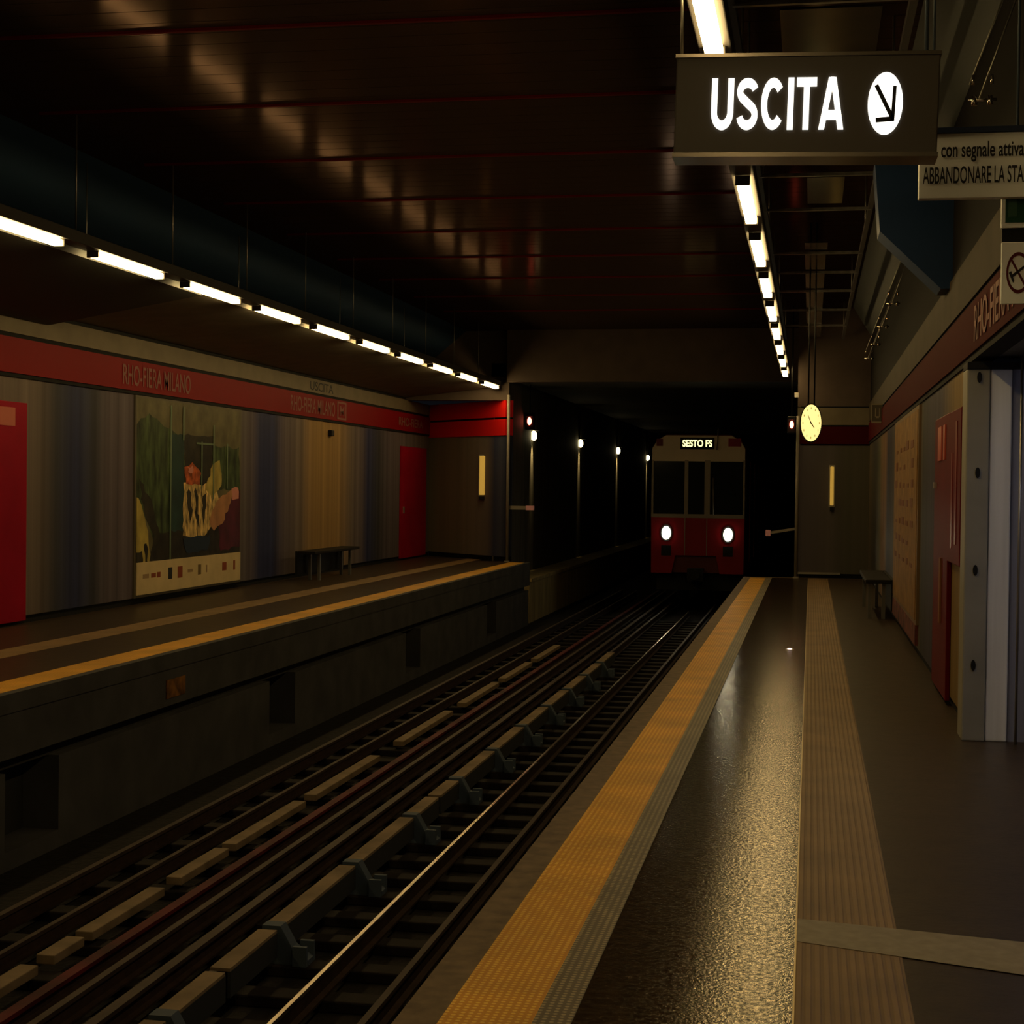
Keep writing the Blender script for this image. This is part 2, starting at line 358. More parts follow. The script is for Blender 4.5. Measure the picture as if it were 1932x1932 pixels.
struct('trim_13', MB().box(-0.28, 1.44, 41.02, 41.25, 3.36, 3.40).box(-0.28, 1.44, 41.02, 41.25, 3.84, 3.88).box(-0.28, 1.44, 40.99, 41.25, 4.31, 4.35), M['shadowgap'])
struct('trim_14', MB().box(-0.30, 0.75, 40.95, 41.02, 0.10, 0.15), M['rod'])
pl = thing('edge_pole', 'thin pale grey pole at the left edge of the far right end wall', 'pole', (-0.33, 41.0, 0))
MB().tube((-0.35, 40.93, 0), (-0.35, 40.93, 4.1), 0.04, 12).build('pole', M['pole'], pl)
MB().box(-0.42, -0.28, 40.86, 40.99, 0, 0.03).build('base_plate', M['pole'], pl)

# ------------------------------------------------------------------ ceiling, soffits, tunnel mouth
CZ = 6.85
f = MB(); y = -2.0; k = 0
while y < 46.2:
    f.box(-10.2, 1.6, y, y+0.385, CZ, CZ+0.06, 0); f.box(-10.2, 1.6, y+0.385, y+0.40, CZ+0.02, CZ+0.06, 1); y += 0.40
f.box(-10.3, 1.7, -2, 46.3, CZ+0.06, CZ+0.2, 1)
struct('ceiling', f, [M['ceil'], M['black']])
f = MB()
for q in range(-1, 9):
    y = 15.4+q*3.2; f.box(-9.6, -0.9, y, y+0.05, CZ-0.03, CZ)
struct('trim_15', f, M['ceilred'])
struct('trim_16', MB().quad((-10.12, -2, CZ+0.02), (-10.12, 46.3, CZ+0.02), (-12.15, 46.3, 5.15), (-12.15, -2, 5.15)).quad((-10.2, -2, CZ+0.1), (-12.25, -2, 5.2), (-12.25, 46.3, 5.2), (-10.2, 46.3, CZ+0.1)), M['navyd'])
# canopy between lights and wall
struct('trim_17', MB().prism([(-9.38, 5.16), (-12.05, 4.86), (-12.05, 4.94), (-9.38, 5.24)], 'y', 23.5, 46.3), M['canopy'])
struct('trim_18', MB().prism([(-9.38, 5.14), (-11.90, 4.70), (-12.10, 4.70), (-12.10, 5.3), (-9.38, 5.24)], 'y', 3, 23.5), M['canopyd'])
struct('trim_19', MB().box(-12.06, -11.98, 23.5, 46.3, 4.80, 4.86), M['shadowgap'])
# right sloping soffits above the wall
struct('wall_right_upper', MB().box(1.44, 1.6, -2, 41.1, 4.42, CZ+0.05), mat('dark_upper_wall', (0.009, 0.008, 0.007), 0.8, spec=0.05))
struct('trim_20', MB().prism([(0.62, 5.70), (0.68, 4.98), (1.32, 4.36), (1.41, 4.36), (1.44, 4.42), (1.44, 6.05), (0.66, 6.05)], 'y', 17.4, 18.0), M['blue'])
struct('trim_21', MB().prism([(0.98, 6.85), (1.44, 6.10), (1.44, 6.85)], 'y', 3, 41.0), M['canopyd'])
struct('wall_lintel', MB().box(-12.3, -8.86, 46.5, 46.9, 4.8, CZ+0.1).box(-8.86, -0.33, 46.1, 46.5, 5.32, CZ+0.1).box(-0.36, 1.6, 41.25, 46.5, 4.35, CZ+0.1), M['lintel'])
f = MB()
f.box(-9.4, -9.05, 46.9, 130, -1.86, 5.6)
struct('wall_tunnel_left', f, M['tunnel'])
struct('wall_tunnel_right', MB().box(-0.36, 0.0, 41.3, 130, -1.86, 5.6), M['tunnel'])
struct('ceiling_tunnel', MB().box(-9.4, 0.0, 46.5, 130, 5.5, 5.9), M['tunnel'])
struct('wall_tunnel_end', MB().box(-9.4, 0.0, 130, 130.4, -2, 5.9), M['black'])
struct('trim_22', MB().box(-9.05, -8.25, 46.9, 125, -1.86, -0.62).box(-9.05, -8.18, 46.9, 125, -0.62, -0.52), M['tunnelbase'])
# closing the hall behind and beside the camera
struct('wall_near', MB().box(-12.3, 1.7, -2.3, -2.0, -2, 7.1), M['concrete_d'])
struct('wall_left_upper', MB().box(-12.4, -12.15, -2.3, 46.9, -0.2, 6.95), M['concrete_d'])
struct('floor_left_near', MB().box(-12.3, -8.14, -2, 3, -1.86, 0), M['concrete'])
struct('wall_left_near', MB().box(-12.15, -12.0, -2, 3, 0, 4.8), M['wall_l'])

# exit passage behind the right wall
M['jamb'] = mat('grey_metal_jamb', (0.30, 0.285, 0.24), 0.45, 0.1, noise=0.12, nscale=2)
M['steelpanel'] = mat('brushed_steel_panel', (0.78, 0.78, 0.76), 0.4, 0.2, noise=0.15, nscale=1.5, nstretch=(6, 1, 0.3))
M['bluegrey'] = mat('blue_grey_panel', (0.26, 0.26, 0.31), 0.45, 0.1)
M['soffit'] = mat('passage_soffit', (0.10, 0.11, 0.115), 0.45, 0.3, noise=0.3, nscale=5)
j = thing('exit_portal', 'grey metal portal frame with four round holes beside the exit passage', 'portal', (1.55, 14.75, 0))
MB().box(1.345, 1.545, 14.6, 15.0, 0, 3.30).build('jamb', M['jamb'], j, bevel=0.012)
MB().box(1.55, 1.735, 14.62, 15.0, 0, 3.30).build('steel_panel', M['steelpanel'], j, bevel=0.012)
MB().box(1.74, 2.6, 14.66, 15.0, 0, 3.30).build('side_panel', M['bluegrey'], j)
for x, z in ((1.450, 3.226), (1.448, 2.382), (1.441, 1.518), (1.436, 0.675)):
    MB().ell((x, z), 0.020, 0.048, 14.585, 14.602, 24).build('hole', M['black'], j)
MB().box(1.345, 2.6, 14.58, 15.0, 3.30, 3.36).build('header', M['black'], j)
MB().tube((1.795, 14.5, 0), (1.80, 14.5, 3.5), 0.012, 8).build('rail_rod', M['rod'], j)
struct('ceiling_passage', MB().box(1.43, 3.8, 6.5, 15.2, 3.41, 3.5), M['soffit'])
struct('wall_passage', MB().box(2.6, 3.8, 14.7, 15.2, 0, 3.41).box(3.6, 3.8, 6.5, 15.2, 0, 3.41).box(1.6, 3.8, 6.3, 6.5, 0, 3.41), M['bluegrey'])
M['cool'] = mat('cool_tube', (0.9, 0.9, 0.9), 0.5, emit=(0.66, 0.74, 1.0), es=11)
pf = thing('passage_light', 'cool white ceiling light inside the exit passage', 'light', (2.7, 11.8, 3.41))
MB().box(2.55, 2.85, 11.0, 12.6, 3.36, 3.41).build('housing', M['trough'], pf)
MB().box(2.58, 2.82, 11.05, 12.55, 3.335, 3.36).build('diffuser', M['cool'], pf)

# ------------------------------------------------------------------ tape on the floor
t = MB(); t._add([(-0.035, 7.85, 0.0045), (1.75, 7.30, 0.0045), (1.75, 7.97, 0.0045), (-0.035, 8.27, 0.0045), (-0.035, 7.85, 0.006), (1.75, 7.30, 0.006), (1.75, 7.97, 0.006), (-0.035, 8.27, 0.006)],
           [(0,3,2,1),(4,5,6,7),(0,1,5,4),(1,2,6,5),(2,3,7,6),(3,0,4,7)])
tag(t.build('floor_tape', M['tape'], origin=(0.8, 7.9, 0.003)), 'pale grey band laid askew across the tactile paving in the right foreground', 'floor tape')

# ------------------------------------------------------------------ light rows
def light_row(side, x, z, y0, pitch_, n, ln, wdt, lo, hi):
    tr = thing('light_trough', 'long dark housing carrying the row of lights over the %s platform' % side, 'light trough', (x, (lo+hi)/2, z))
    MB().box(x-wdt*0.95, x+wdt*0.95, lo, hi, z+0.012, z+0.16).build('housing', M['trough'], tr, bevel=0.01)
    top = CZ
    rods = [y0+pitch_*k - 0.5 + d for k in range(-2, n) for d in (0.0, ) if lo < y0+pitch_*k-0.5 < hi]
    for yy in rods: MB().tube((x, yy, z+0.16), (x, yy, top), 0.011, 6).build('hanger_rod', M['rod'], tr)
    first = None
    for k in range(n):
        yc = y0+pitch_*k+ln/2
        lab = '%s of the glowing white lights in the row over the %s platform' % ('nearest' if k == 0 else ('farthest' if k == n-1 else ORD[k]+' from the camera'), side)
        if first is None:
            first = thing('ceiling_light', lab, 'light', (x, yc, z), 'lights over the %s platform' % side)
            MB().box(x-wdt/2, x+wdt/2, yc-ln/2, yc+ln/2, z-0.075, z).build('diffuser', M['tube'], first, bevel=0.012)
            MB().box(x-wdt/2-0.012, x+wdt/2+0.012, yc-ln/2-0.03, yc-ln/2, z-0.08, z+0.01).build('end_cap', M['trough'], first)
            MB().box(x-wdt/2-0.012, x+wdt/2+0.012, yc+ln/2, yc+ln/2+0.03, z-0.08, z+0.01).build('end_cap', M['trough'], first)
        else: dup(first, (x, yc, z), lab)
light_row('left', -9.2, 5.20, 3.82, 3.10, 14, 2.13, 0.13, 3, 46.35)
light_row('right', -0.70, 5.26, -1.57, 3.46, 13, 2.30, 0.12, -1.95, 43.0)
# thin wires crossing the left soffit
for i, (x, yy) in enumerate(((-10.2, 21.2), (-10.3, 27.6), (-10.2, 33.6), (-10.25, 39.4))):
    tag(MB().tube((x, yy, 5.1), (x, yy, 6.75), 0.009, 6).build('hanger_wire', M['rod'], origin=(x, yy, 5.1)),
        '%s thin steel wire by the dark blue panel behind the left lights' % (['nearest', 'second nearest', 'third nearest', 'farthest'][i]), 'wire', 'wires behind the left lights')

# ------------------------------------------------------------------ rails and tracks
def rail(x, ztop, label, head=None, w=0.065, hgt=0.16, y1=60, cat='rail'):
    r = thing('rail', label, cat, (x, 20, ztop-hgt))
    MB().box(x-w/2, x+w/2, -2, y1, ztop-0.035, ztop).build('rail_head', head or M['rail'], r)
    MB().box(x-0.012, x+0.012, -2, y1, ztop-hgt+0.02, ztop-0.035).box(x-0.07, x+0.07, -2, y1, ztop-hgt, ztop-hgt+0.02).build('rail_web', M['railside'], r)
ZR = -1.60
rail(-6.95, ZR, 'outermost rail beside the left platform wall', M['raildull'])
rail(-6.42, ZR-0.03, 'dull thin rail between the left running rails, nearest the left platform', M['raildull'], 0.05, hgt=0.13)
rail(-5.32, ZR, 'rusty running rail of the left track, next to the red painted rail', M['raildull'])
rail(-5.62, ZR-0.02, 'red painted rail of the left track', M['redrail'], 0.10, hgt=0.14)
rail(-4.92, ZR, 'dull grey rail in the middle between the two tracks', M['raildull'], 0.09)
rail(-4.53, ZR, 'running rail hidden beside the row of tan cover boards', M['raildull'])
rail(-3.70, ZR, 'bright polished rail along the middle of the right track', M['rail'], 0.034, y1=50)
rail(-3.07, ZR, 'running rail nearest the right platform edge', M['raildull'], 0.055)
def sleepers(side, x0, x1, grp, ys, dy, n):
    first = tag(MB().box(x0, x1, ys-0.12, ys+0.12, -1.862, ZR-0.165).build('sleeper', M['sleeper'], origin=((x0+x1)/2, ys, -1.86), bevel=0.015),
                'dark timber sleeper under the rails of the %s track' % side, 'sleeper', grp)
    for k in range(1, n): dup(first, ((x0+x1)/2, ys+k*dy, -1.86))
sleepers('left', -7.2, -4.75, 'sleepers under the left track', 6.12, 0.95, 46)
sleepers('right', -4.60, -2.75, 'sleepers under the right track', 5.70, 2.3/3, 56)

# tan planks along the left track
planks = [(7.3, 8.6), (8.9, 10.0), (10.35, 11.68), (11.95, 12.5), (12.65, 14.2), (14.6, 15.9), (16.1, 18.5), (18.9, 21.9), (23.2, 26.6), (27.6, 30.7), (31.4, 34.5), (35.2, 38.5)]
for i, (a, b) in enumerate(planks):
    lab = 'tan cover plank lying along the left track, %s' % ('nearest to the camera' if i == 0 else 'farthest from the camera' if i == len(planks)-1 else ORD[i]+' from the camera')
    tag(MB().box(-6.14, -5.98, a, b, -1.72, -1.64).build('cover_plank', M['board'], origin=(-6.06, (a+b)/2, -1.70), bevel=0.008), lab, 'plank', 'cover planks on the left track')
# raised cover boards and brackets by the right track
boards = [(8.3, 10.2), (10.4, 11.32), (11.42, 12.5), (12.7, 14.8), (15.0, 17.1), (17.3, 18.3), (18.42, 19.4), (19.6, 21.7), (21.9, 24.0), (24.2, 26.3), (26.5, 28.6), (28.8, 30.9), (31.1, 33.2), (33.4, 35.5)]
for i, (a, b) in enumerate(boards):
    lab = 'pale tan cover board over the power rail by the right track, %s' % ('nearest to the camera' if i == 0 else 'farthest from the camera' if i == len(boards)-1 else ORD[i]+' from the camera')
    o = thing('cover_board', lab, 'cover board', (-4.36, (a+b)/2, -1.70), 'cover boards by the right track')
    MB().box(-4.44, -4.28, a, b, -1.50, -1.475).build('board', M['board'], o)
    MB().box(-4.30, -4.275, a, b, -1.70, -1.50).build('side_board', M['boardside'], o)
first = None
for i, yy in enumerate([10.30+2.3*q for q in range(11)]):
    lab = 'blue grey rail bracket between the cover boards, %s' % ('nearest to the camera' if i == 0 else 'farthest from the camera' if i == 10 else ORD[i]+' from the camera')
    if first is None:
        first = thing('rail_bracket', lab, 'bracket', (-4.20, yy, -1.765), 'brackets of the power rail')
        MB().prism([(-4.42, -1.45), (-4.26, -1.45), (-4.16, -1.62), (-4.02, -1.72), (-4.02, -1.765), (-4.42, -1.765)], 'y', yy-0.07, yy+0.07).build('bracket_body', M['bracket'], first)
        MB().box(-4.14, -4.02, yy-0.12, yy-0.08, -1.765, -1.60).build('insulator', M['bracket'], first)
        MB().box(-4.14, -4.02, yy+0.08, yy+0.12, -1.765, -1.60).build('insulator', M['bracket'], first)
    else: dup(first, (-4.20, yy, -1.765), lab)
tag(MB().box(-8.139, -8.125, 19.3, 19.92, -0.58, -0.34).build('wall_marker', mat('faded_orange', (0.20, 0.085, 0.01), 0.7, noise=0.8, nscale=5), origin=(-8.13, 19.6, -0.46)), 'small faded orange marker plate on the left platform edge wall', 'marker')

# ------------------------------------------------------------------ doors (part of the building)
def red_door(n, x, y0, y1, z1, sgn, plate=True):
    d = thing('door_%d' % n, None, None, (x, (y0+y1)/2, 0), kind='structure')
    MB().box(min(x, x+sgn*0.05), max(x, x+sgn*0.05), y0, y1, 0.05, z1).build('door_leaf', M['reddoor'], d, bevel=0.01)
    return d
d = red_door(1, -12.0, 20.9, 22.85, 3.42, 1)
MB().box(-11.95, -11.94, 21.9, 22.45, 3.05, 3.33).build('door_plate', M['plateled'], d)
d = red_door(2, -12.0, 45.75, 48.9, 3.40, 1)
MB().box(-11.95, -11.93, 46.0, 46.15, 1.4, 1.6).build('door_handle', M['handle'], d)
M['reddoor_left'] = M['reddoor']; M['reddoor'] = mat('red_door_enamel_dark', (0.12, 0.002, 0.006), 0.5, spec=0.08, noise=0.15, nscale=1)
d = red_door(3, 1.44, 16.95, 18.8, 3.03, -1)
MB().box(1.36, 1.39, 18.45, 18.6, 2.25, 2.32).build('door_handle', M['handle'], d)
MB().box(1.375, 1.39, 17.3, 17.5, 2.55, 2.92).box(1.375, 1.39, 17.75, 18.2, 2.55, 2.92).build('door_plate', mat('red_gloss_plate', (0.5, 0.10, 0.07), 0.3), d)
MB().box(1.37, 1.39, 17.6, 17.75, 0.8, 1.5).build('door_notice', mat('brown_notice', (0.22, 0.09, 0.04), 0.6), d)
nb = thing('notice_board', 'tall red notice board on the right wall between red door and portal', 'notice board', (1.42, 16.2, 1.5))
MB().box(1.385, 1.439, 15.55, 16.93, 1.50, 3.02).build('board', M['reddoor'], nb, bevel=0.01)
MB().box(1.378, 1.386, 15.9, 16.05, 1.7, 2.9).box(1.378, 1.386, 16.35, 16.5, 1.65, 2.6).build('printed_sheet', mat('dark_red_sheet', (0.20, 0.02, 0.02), 0.35), nb)

# ------------------------------------------------------------------ lettering on the bands
YD, ZD = (0, 1, 0), (0, 0, 1)
def band_text(label, body, x, y0, length, z0, hgt, sgn, m='lettering', bold=0.01):
    o = thing('wall_lettering', label, 'lettering', (x, y0, z0))
    ud = (0, 1, 0) if sgn > 0 else (0, -1, 0)
    text('letters', body, M[m], (x, y0, z0), ud, ZD, length, hgt, o, bold, 0.004)
    return o
band_text('pale station name lettering on the left red band above the poster', 'RHO-FIERA MILANO', -11.945, 26.3, 3.1, 3.95, 0.36, 1)
band_text('pale lettering on the left red band above the bench', 'RHO-FIERA MILANO', -11.945, 35.5, 3.5, 3.95, 0.36, 1)
band_text('small pale lettering on the left red band by the far red door', 'RHO-FIERA', -11.945, 45.4, 2.9, 4.0, 0.26, 1)
band_text('dark lettering on the beige strip above the left bench', 'USCITA', -11.965, 37.0, 1.9, 4.52, 0.22, 1, 'darkletter')
band_text('pale lettering on the right maroon band above the exit passage', 'RHO-FIERA MILANO', 1.395, 14.55, 4.6, 3.53, 0.32, -1)
o = thing('metro_symbol', 'small square metro symbol at the end of the left band lettering above the bench', 'symbol', (-11.945, 39.6, 3.9))
MB().box(-11.95, -11.94, 39.2, 40.0, 3.90, 4.36).build('plate', M['lettering'], o)
MB().box(-11.94, -11.935, 39.3, 39.9, 3.95, 4.31).build('inset', M['redband'], o)
text('letter', 'M', M['lettering'], (-11.934, 39.42, 4.0), YD, ZD, 0.36, 0.25, o, 0.02, 0.002)
tag(MB().box(-12.0, -11.90, 38.6, 38.85, 3.45, 3.6).build('wall_camera', M['black'], origin=(-11.95, 38.7, 3.5), bevel=0.02), 'small dark camera on the ochre wall panels above the left bench', 'camera')

# ------------------------------------------------------------------ poster on the left wall
PY0, PY1, PZ0, PZ1 = 26.95, 32.25, 0.17, 3.76
po = thing('advertising_poster', 'large colourful advertising poster with white bottom strip on the left wall', 'poster', (-11.97, 29.6, PZ0))
MB().box(-12.0, -11.965, PY0-0.06, PY1+0.06, PZ0-0.05, PZ1+0.03).build('frame', mat('poster_frame', (0.10, 0.085, 0.06), 0.5), po)
pm = [mat('poster_khaki', (0.115, 0.10, 0.048), 0.5, noise=0.35, nscale=2.5), mat('poster_leaves', (0.045, 0.070, 0.024), 0.5, noise=0.95, nscale=2.6, nstretch=(1, 2.2, 0.7)),
      mat('poster_teal', (0.016, 0.042, 0.036), 0.5, noise=0.5, nscale=1.5), mat('poster_sand', (0.55, 0.37, 0.14), 0.5, noise=0.9, nscale=4.5, nstretch=(1, 2.0, 0.9)),
      mat('poster_dark', (0.022, 0.018, 0.010), 0.5, noise=0.7, nscale=3), mat('poster_orange', (0.40, 0.085, 0.02), 0.5, noise=0.7, nscale=6),
      mat('poster_skin', (0.42, 0.20, 0.09), 0.5, noise=0.25, nscale=2), mat('poster_plum', (0.075, 0.010, 0.022), 0.5, noise=0.5, nscale=2),
      mat('poster_line', (0.14, 0.20, 0.12), 0.5), mat('poster_yellow', (0.42, 0.33, 0.08), 0.5, noise=0.4, nscale=2), mat('poster_navy', (0.012, 0.025, 0.05), 0.5), mat('poster_pink', (0.55, 0.22, 0.18), 0.5)]
art = MB(); lay = [0]
def patch(mi, pts, dx=None):
    """pts in poster fractions (u along the wall, v downwards)"""
    lay[0] += 1; x = -11.965 + 0.0006*lay[0]
    if mi != 8 and lay[0] > 1:      # loose, torn-looking outlines
        rr = random.Random(lay[0]); out = []
        for i, (u, v) in enumerate(pts):
            u2_, v2_ = pts[(i+1) % len(pts)]; n_ = max(2, int(math.hypot(u2_-u, v2_-v)/0.03))
            for k in range(n_):
                t = k/n_; jt = 0.009
                out.append((min(1, max(0, u+(u2_-u)*t+rr.uniform(-jt, jt)*(0 < u < 1))), min(.86, max(0, v+(v2_-v)*t+rr.uniform(-jt, jt)))))
        pts = out
    q = [(PY0+u*(PY1-PY0), PZ1-v*(PZ1-PZ0)) for u, v in pts]
    n = len(q); o0 = len(art.v); art.v += [Vector((x, a, b)) for a, b in q]
    art.f.append(list(range(o0, o0+n))); art.m.append(mi); art.sm.append(False)
patch(0, [(0, 0), (1, 0), (1, 0.86), (0, 0.86)])
patch(1, [(0, 0.13), (0.10, 0.08), (0.26, 0.14), (0.42, 0.20), (0.42, 0.72), (0.15, 0.74), (0, 0.5)])
patch(4, [(0.02, 0.40), (0.12, 0.52), (0.20, 0.70), (0.14, 0.70), (0.05, 0.55)])
patch(1, [(0.68, 0.22), (0.98, 0.22), (1, 0.48), (0.70, 0.46)])
patch(2, [(0.29, 0.16), (0.42, 0.17), (0.42, 0.80), (0.29, 0.84)])
patch(4, [(0.42, 0.165), (0.70, 0.165), (0.70, 0.45), (0.42, 0.45)])
patch(4, [(0.16, 0.70), (1.0, 0.64), (1.0, 0.86), (0.10, 0.86)])
patch(3, [(0.415, 0.42), (0.60, 0.44), (0.74, 0.42), (0.78, 0.55), (0.70, 0.66), (0.62, 0.725), (0.415, 0.72)])
patch(4, [(0.44, 0.48), (0.47, 0.46), (0.50, 0.58), (0.48, 0.66)])
patch(4, [(0.52, 0.45), (0.55, 0.50), (0.56, 0.68), (0.53, 0.62)])
patch(4, [(0.60, 0.50), (0.64, 0.48), (0.63, 0.62), (0.60, 0.66)])
patch(9, [(0.70, 0.32), (0.78, 0.30), (0.80, 0.44), (0.70, 0.50), (0.62, 0.47)])
patch(5, [(0.42, 0.34), (0.50, 0.32), (0.58, 0.38), (0.56, 0.44), (0.43, 0.43)])
patch(11, [(0.455, 0.34), (0.50, 0.335), (0.505, 0.37), (0.46, 0.375)])
patch(7, [(0.76, 0.62), (0.92, 0.46), (1.0, 0.47), (1.0, 0.80), (0.78, 0.82)])
patch(6, [(0.67, 0.645), (0.70, 0.58), (0.80, 0.50), (0.90, 0.46), (0.93, 0.48), (0.88, 0.56), (0.80, 0.66), (0.72, 0.70)])
patch(11, [(0.90, 0.455), (0.97, 0.45), (0.99, 0.52), (0.91, 0.53)])
patch(10, [(0.42, 0.73), (0.68, 0.72), (0.66, 0.80), (0.44, 0.81)])
patch(9, [(0, 0.50), (0.03, 0.52), (0.10, 0.68), (0.12, 0.86), (0, 0.86)])
patch(4, [(0.0, 0.78), (0.05, 0.775), (0.05, 0.86), (0.0, 0.86)])
patch(4, [(0.07, 0.74), (0.09, 0.74), (0.10, 0.86), (0.065, 0.86)])
for u, v0, v1 in ((0.285, 0.02, 0.85), (0.58, 0.20, 0.46), (0.70, 0.10, 0.52), (0.845, 0.20, 0.46), (0.40, 0.02, 0.2)):
    patch(8, [(u, v0), (u+0.012, v0), (u+0.012, v1), (u, v1)])
patch(8, [(0.53, 0.205), (0.70, 0.205), (0.70, 0.215), (0.53, 0.215)])
art.build('artwork', pm, po)
for q in art.v: pass
st = MB(); SX = -11.940
st._add([(SX, PY0, PZ0), (SX, PY1, PZ0), (SX, PY1, 0.76), (SX, PY0, 0.76), (SX-0.02, PY0, PZ0), (SX-0.02, PY1, PZ0), (SX-0.02, PY1, 0.76), (SX-0.02, PY0, 0.76)],
        [(0, 1, 2, 3), (7, 6, 5, 4), (0, 4, 5, 1), (2, 6, 7, 3), (1, 5, 6, 2), (0, 3, 7, 4)])
st.build('caption_strip', mat('cream_strip', (0.60, 0.47, 0.26), 0.55, noise=0.1, nscale=2), po)
LM = [M['darkletter'], mat('rust_mark', (0.24, 0.05, 0.02), 0.6), mat('faint_mark', (0.33, 0.22, 0.12), 0.6), mat('olive_mark', (0.15, 0.10, 0.04), 0.6)]
for u, wd, hh, mi in ((0.05, 0.05, 0.08, 2), (0.12, 0.04, 0.08, 1), (0.17, 0.03, 0.10, 1), (0.27, 0.035, 0.22, 0), (0.355, 0.045, 0.22, 1), (0.45, 0.05, 0.06, 2), (0.55, 0.03, 0.2, 3), (0.63, 0.012, 0.15, 2), (0.80, 0.045, 0.17, 1), (0.92, 0.02, 0.2, 1)):
    a = PY0+u*(PY1-PY0); MB().box(SX, SX+0.003, a, a+wd*(PY1-PY0), 0.50-hh/2, 0.50+hh/2).build('logo', LM[mi], po)

# ------------------------------------------------------------------ route map board on the right wall
mb_ = thing('route_map_board', 'tall yellowish printed map board on the right wall beyond the red door', 'map board', (1.42, 25, 0.3))
MB().box(1.405, 1.44, 21.9, 28.0, 0.42, 3.38).build('frame', mat('map_frame', (0.16, 0.10, 0.05), 0.5), mb_)
MB().box(1.395, 1.406, 22.05, 27.85, 0.48, 3.32).build('map_sheet', mat('map_yellow', (0.24, 0.125, 0.032), 0.6, noise=0.3, nscale=2.2, nstretch=(1, 1, 2)), mb_)
mpm = mat('map_print', (0.16, 0.055, 0.022), 0.6)
for r in range(7):
    for c in range(5):
        if random.random() < 0.85:
            y0 = 22.7+c*1.0+random.uniform(0, .2); z0 = 1.15+r*0.28
            MB().box(1.390, 1.3955, y0, y0+random.uniform(.35, .7), z0, z0+random.uniform(.05, .14)).build('map_entry', mpm, mb_)
MB().box(1.40, 1.44, 22.0, 28.0, 0.14, 0.42).build('lower_panel', mat('dark_red_mosaic', (0.13, 0.035, 0.025), 0.6, noise=0.9, nscale=5), mb_)
# framed emblem sign near the far corner
em = thing('emblem_sign', 'small framed square sign with horseshoe emblem high at the far right corner', 'sign', (1.30, 33.5, 3.6))
MB().box(1.20, 1.44, 33.5, 33.56, 3.62, 4.02).build('plate', mat('sign_brown', (0.09, 0.075, 0.055), 0.6), em)
fr = MB(); c_ = mat('pale_frame', (0.26, 0.22, 0.15), 0.6)
fr.box(1.20, 1.215, 33.485, 33.5, 3.62, 4.02).box(1.425, 1.44, 33.485, 33.5, 3.62, 4.02).box(1.215, 1.425, 33.485, 33.5, 3.62, 3.65).box(1.215, 1.425, 33.485, 33.5, 3.99, 4.02)
fr.build('border', c_, em)
MB().box(1.27, 1.29, 33.485, 33.5, 3.75, 3.92).box(1.35, 1.37, 33.485, 33.5, 3.75, 3.92).box(1.29, 1.35, 33.485, 33.5, 3.72, 3.76).build('emblem', c_, em)

# ------------------------------------------------------------------ benches
M['seat'] = mat('dark_bench_seat', (0.016, 0.014, 0.012), 0.6, spec=0.1)
M['leg'] = mat('bench_leg_steel', (0.16, 0.155, 0.14), 0.35, 0.5)
def bench(label, x0, x1, y0, y1, legy, front):
    b = thing('bench', label, 'bench', ((x0+x1)/2, (y0+y1)/2, 0))
    MB().box(x0, x1, y0, y1, 0.62, 0.69).build('seat', M['seat'], b, bevel=0.015)
    back = x1 if front < 0 else x0
    MB().box(min(back, back-0.05*front), max(back, back-0.05*front), y0, y1, 0.15, 0.69).build('back_panel', M['black'], b)
    for yy in legy:
        for xx in (x0+0.08, x1-0.12):
            MB().box(xx-0.03, xx+0.03, yy-0.04, yy+0.04, 0, 0.62).build('leg', M['leg'], b)
bench('dark bench with pale legs against the ochre panels of the left wall', -11.50, -11.08, 34.75, 38.4, (35.45, 37.95), 1)
bench('low dark bench against the right wall near the far end', 0.95, 1.385, 28.1, 31.5, (28.3, 31.2), -1)

# ------------------------------------------------------------------ wall lamps on end walls
M['amber'] = mat('amber_panel', (0.70, 0.45, 0.07), 0.5, emit=(1.0, 0.58, 0.10), es=0.30)
def help_point(label, cx, cy, z0, z1, wd):
    o = thing('emergency_call_panel', label, 'call panel', (cx, cy, z0))
    MB().box(cx-wd/2, cx+wd/2, cy-0.10, cy, z0, z1).build('panel', M['amber'], o, bevel=0.02)
    MB().box(cx-wd/2-0.03, cx+wd/2+0.03, cy-0.03, cy+0.1, z0-0.04, z1+0.04).build('backing', M['jamb'], o)
    MB().box(cx-wd/2, cx+wd/2, cy-0.09, cy, z0-0.14, z0-0.04).build('socket', M['black'], o)
    return o
help_point('narrow amber vertical panel on the far left end wall', -9.80, 47.27, 1.97, 3.15, 0.17)
help_point('narrow amber vertical panel on the far right end wall', 0.52, 41.0, 1.85, 2.83, 0.09)

# ------------------------------------------------------------------ barriers at platform ends
M['pinkend'] = mat('pink_reflector', (0.75, 0.38, 0.36), 0.4, emit=(1, 0.4, 0.4), es=0.02)  # faint glow added to the reflector, which is no lamp
o = thing('platform_end_barrier', 'grey barrier arm with pink end beside the far left end wall', 'barrier', (-8.4, 46.6, 1.6))
MB().box(-8.90, -8.33, 46.56, 46.62, 1.55, 1.66).build('arm', M['pole'], o)
MB().box(-8.33, -8.08, 46.55, 46.63, 1.54, 1.67).build('end_marker', M['pinkend'], o)
o = thing('platform_end_barrier', 'grey barrier arm with pink end left of the far right end wall', 'barrier', (-0.8, 41.1, 1.15))
MB()._add([(-0.33, 41.08, 1.22), (-1.00, 41.08, 1.10), (-1.00, 41.12, 1.10), (-0.33, 41.12, 1.22), (-0.33, 41.08, 1.28), (-1.00, 41.08, 1.17), (-1.00, 41.12, 1.17), (-0.33, 41.12, 1.28)],
          [(0,1,2,3),(4,7,6,5),(0,4,5,1),(1,5,6,2),(2,6,7,3),(3,7,4,0)]).build('arm', M['pole'], o)
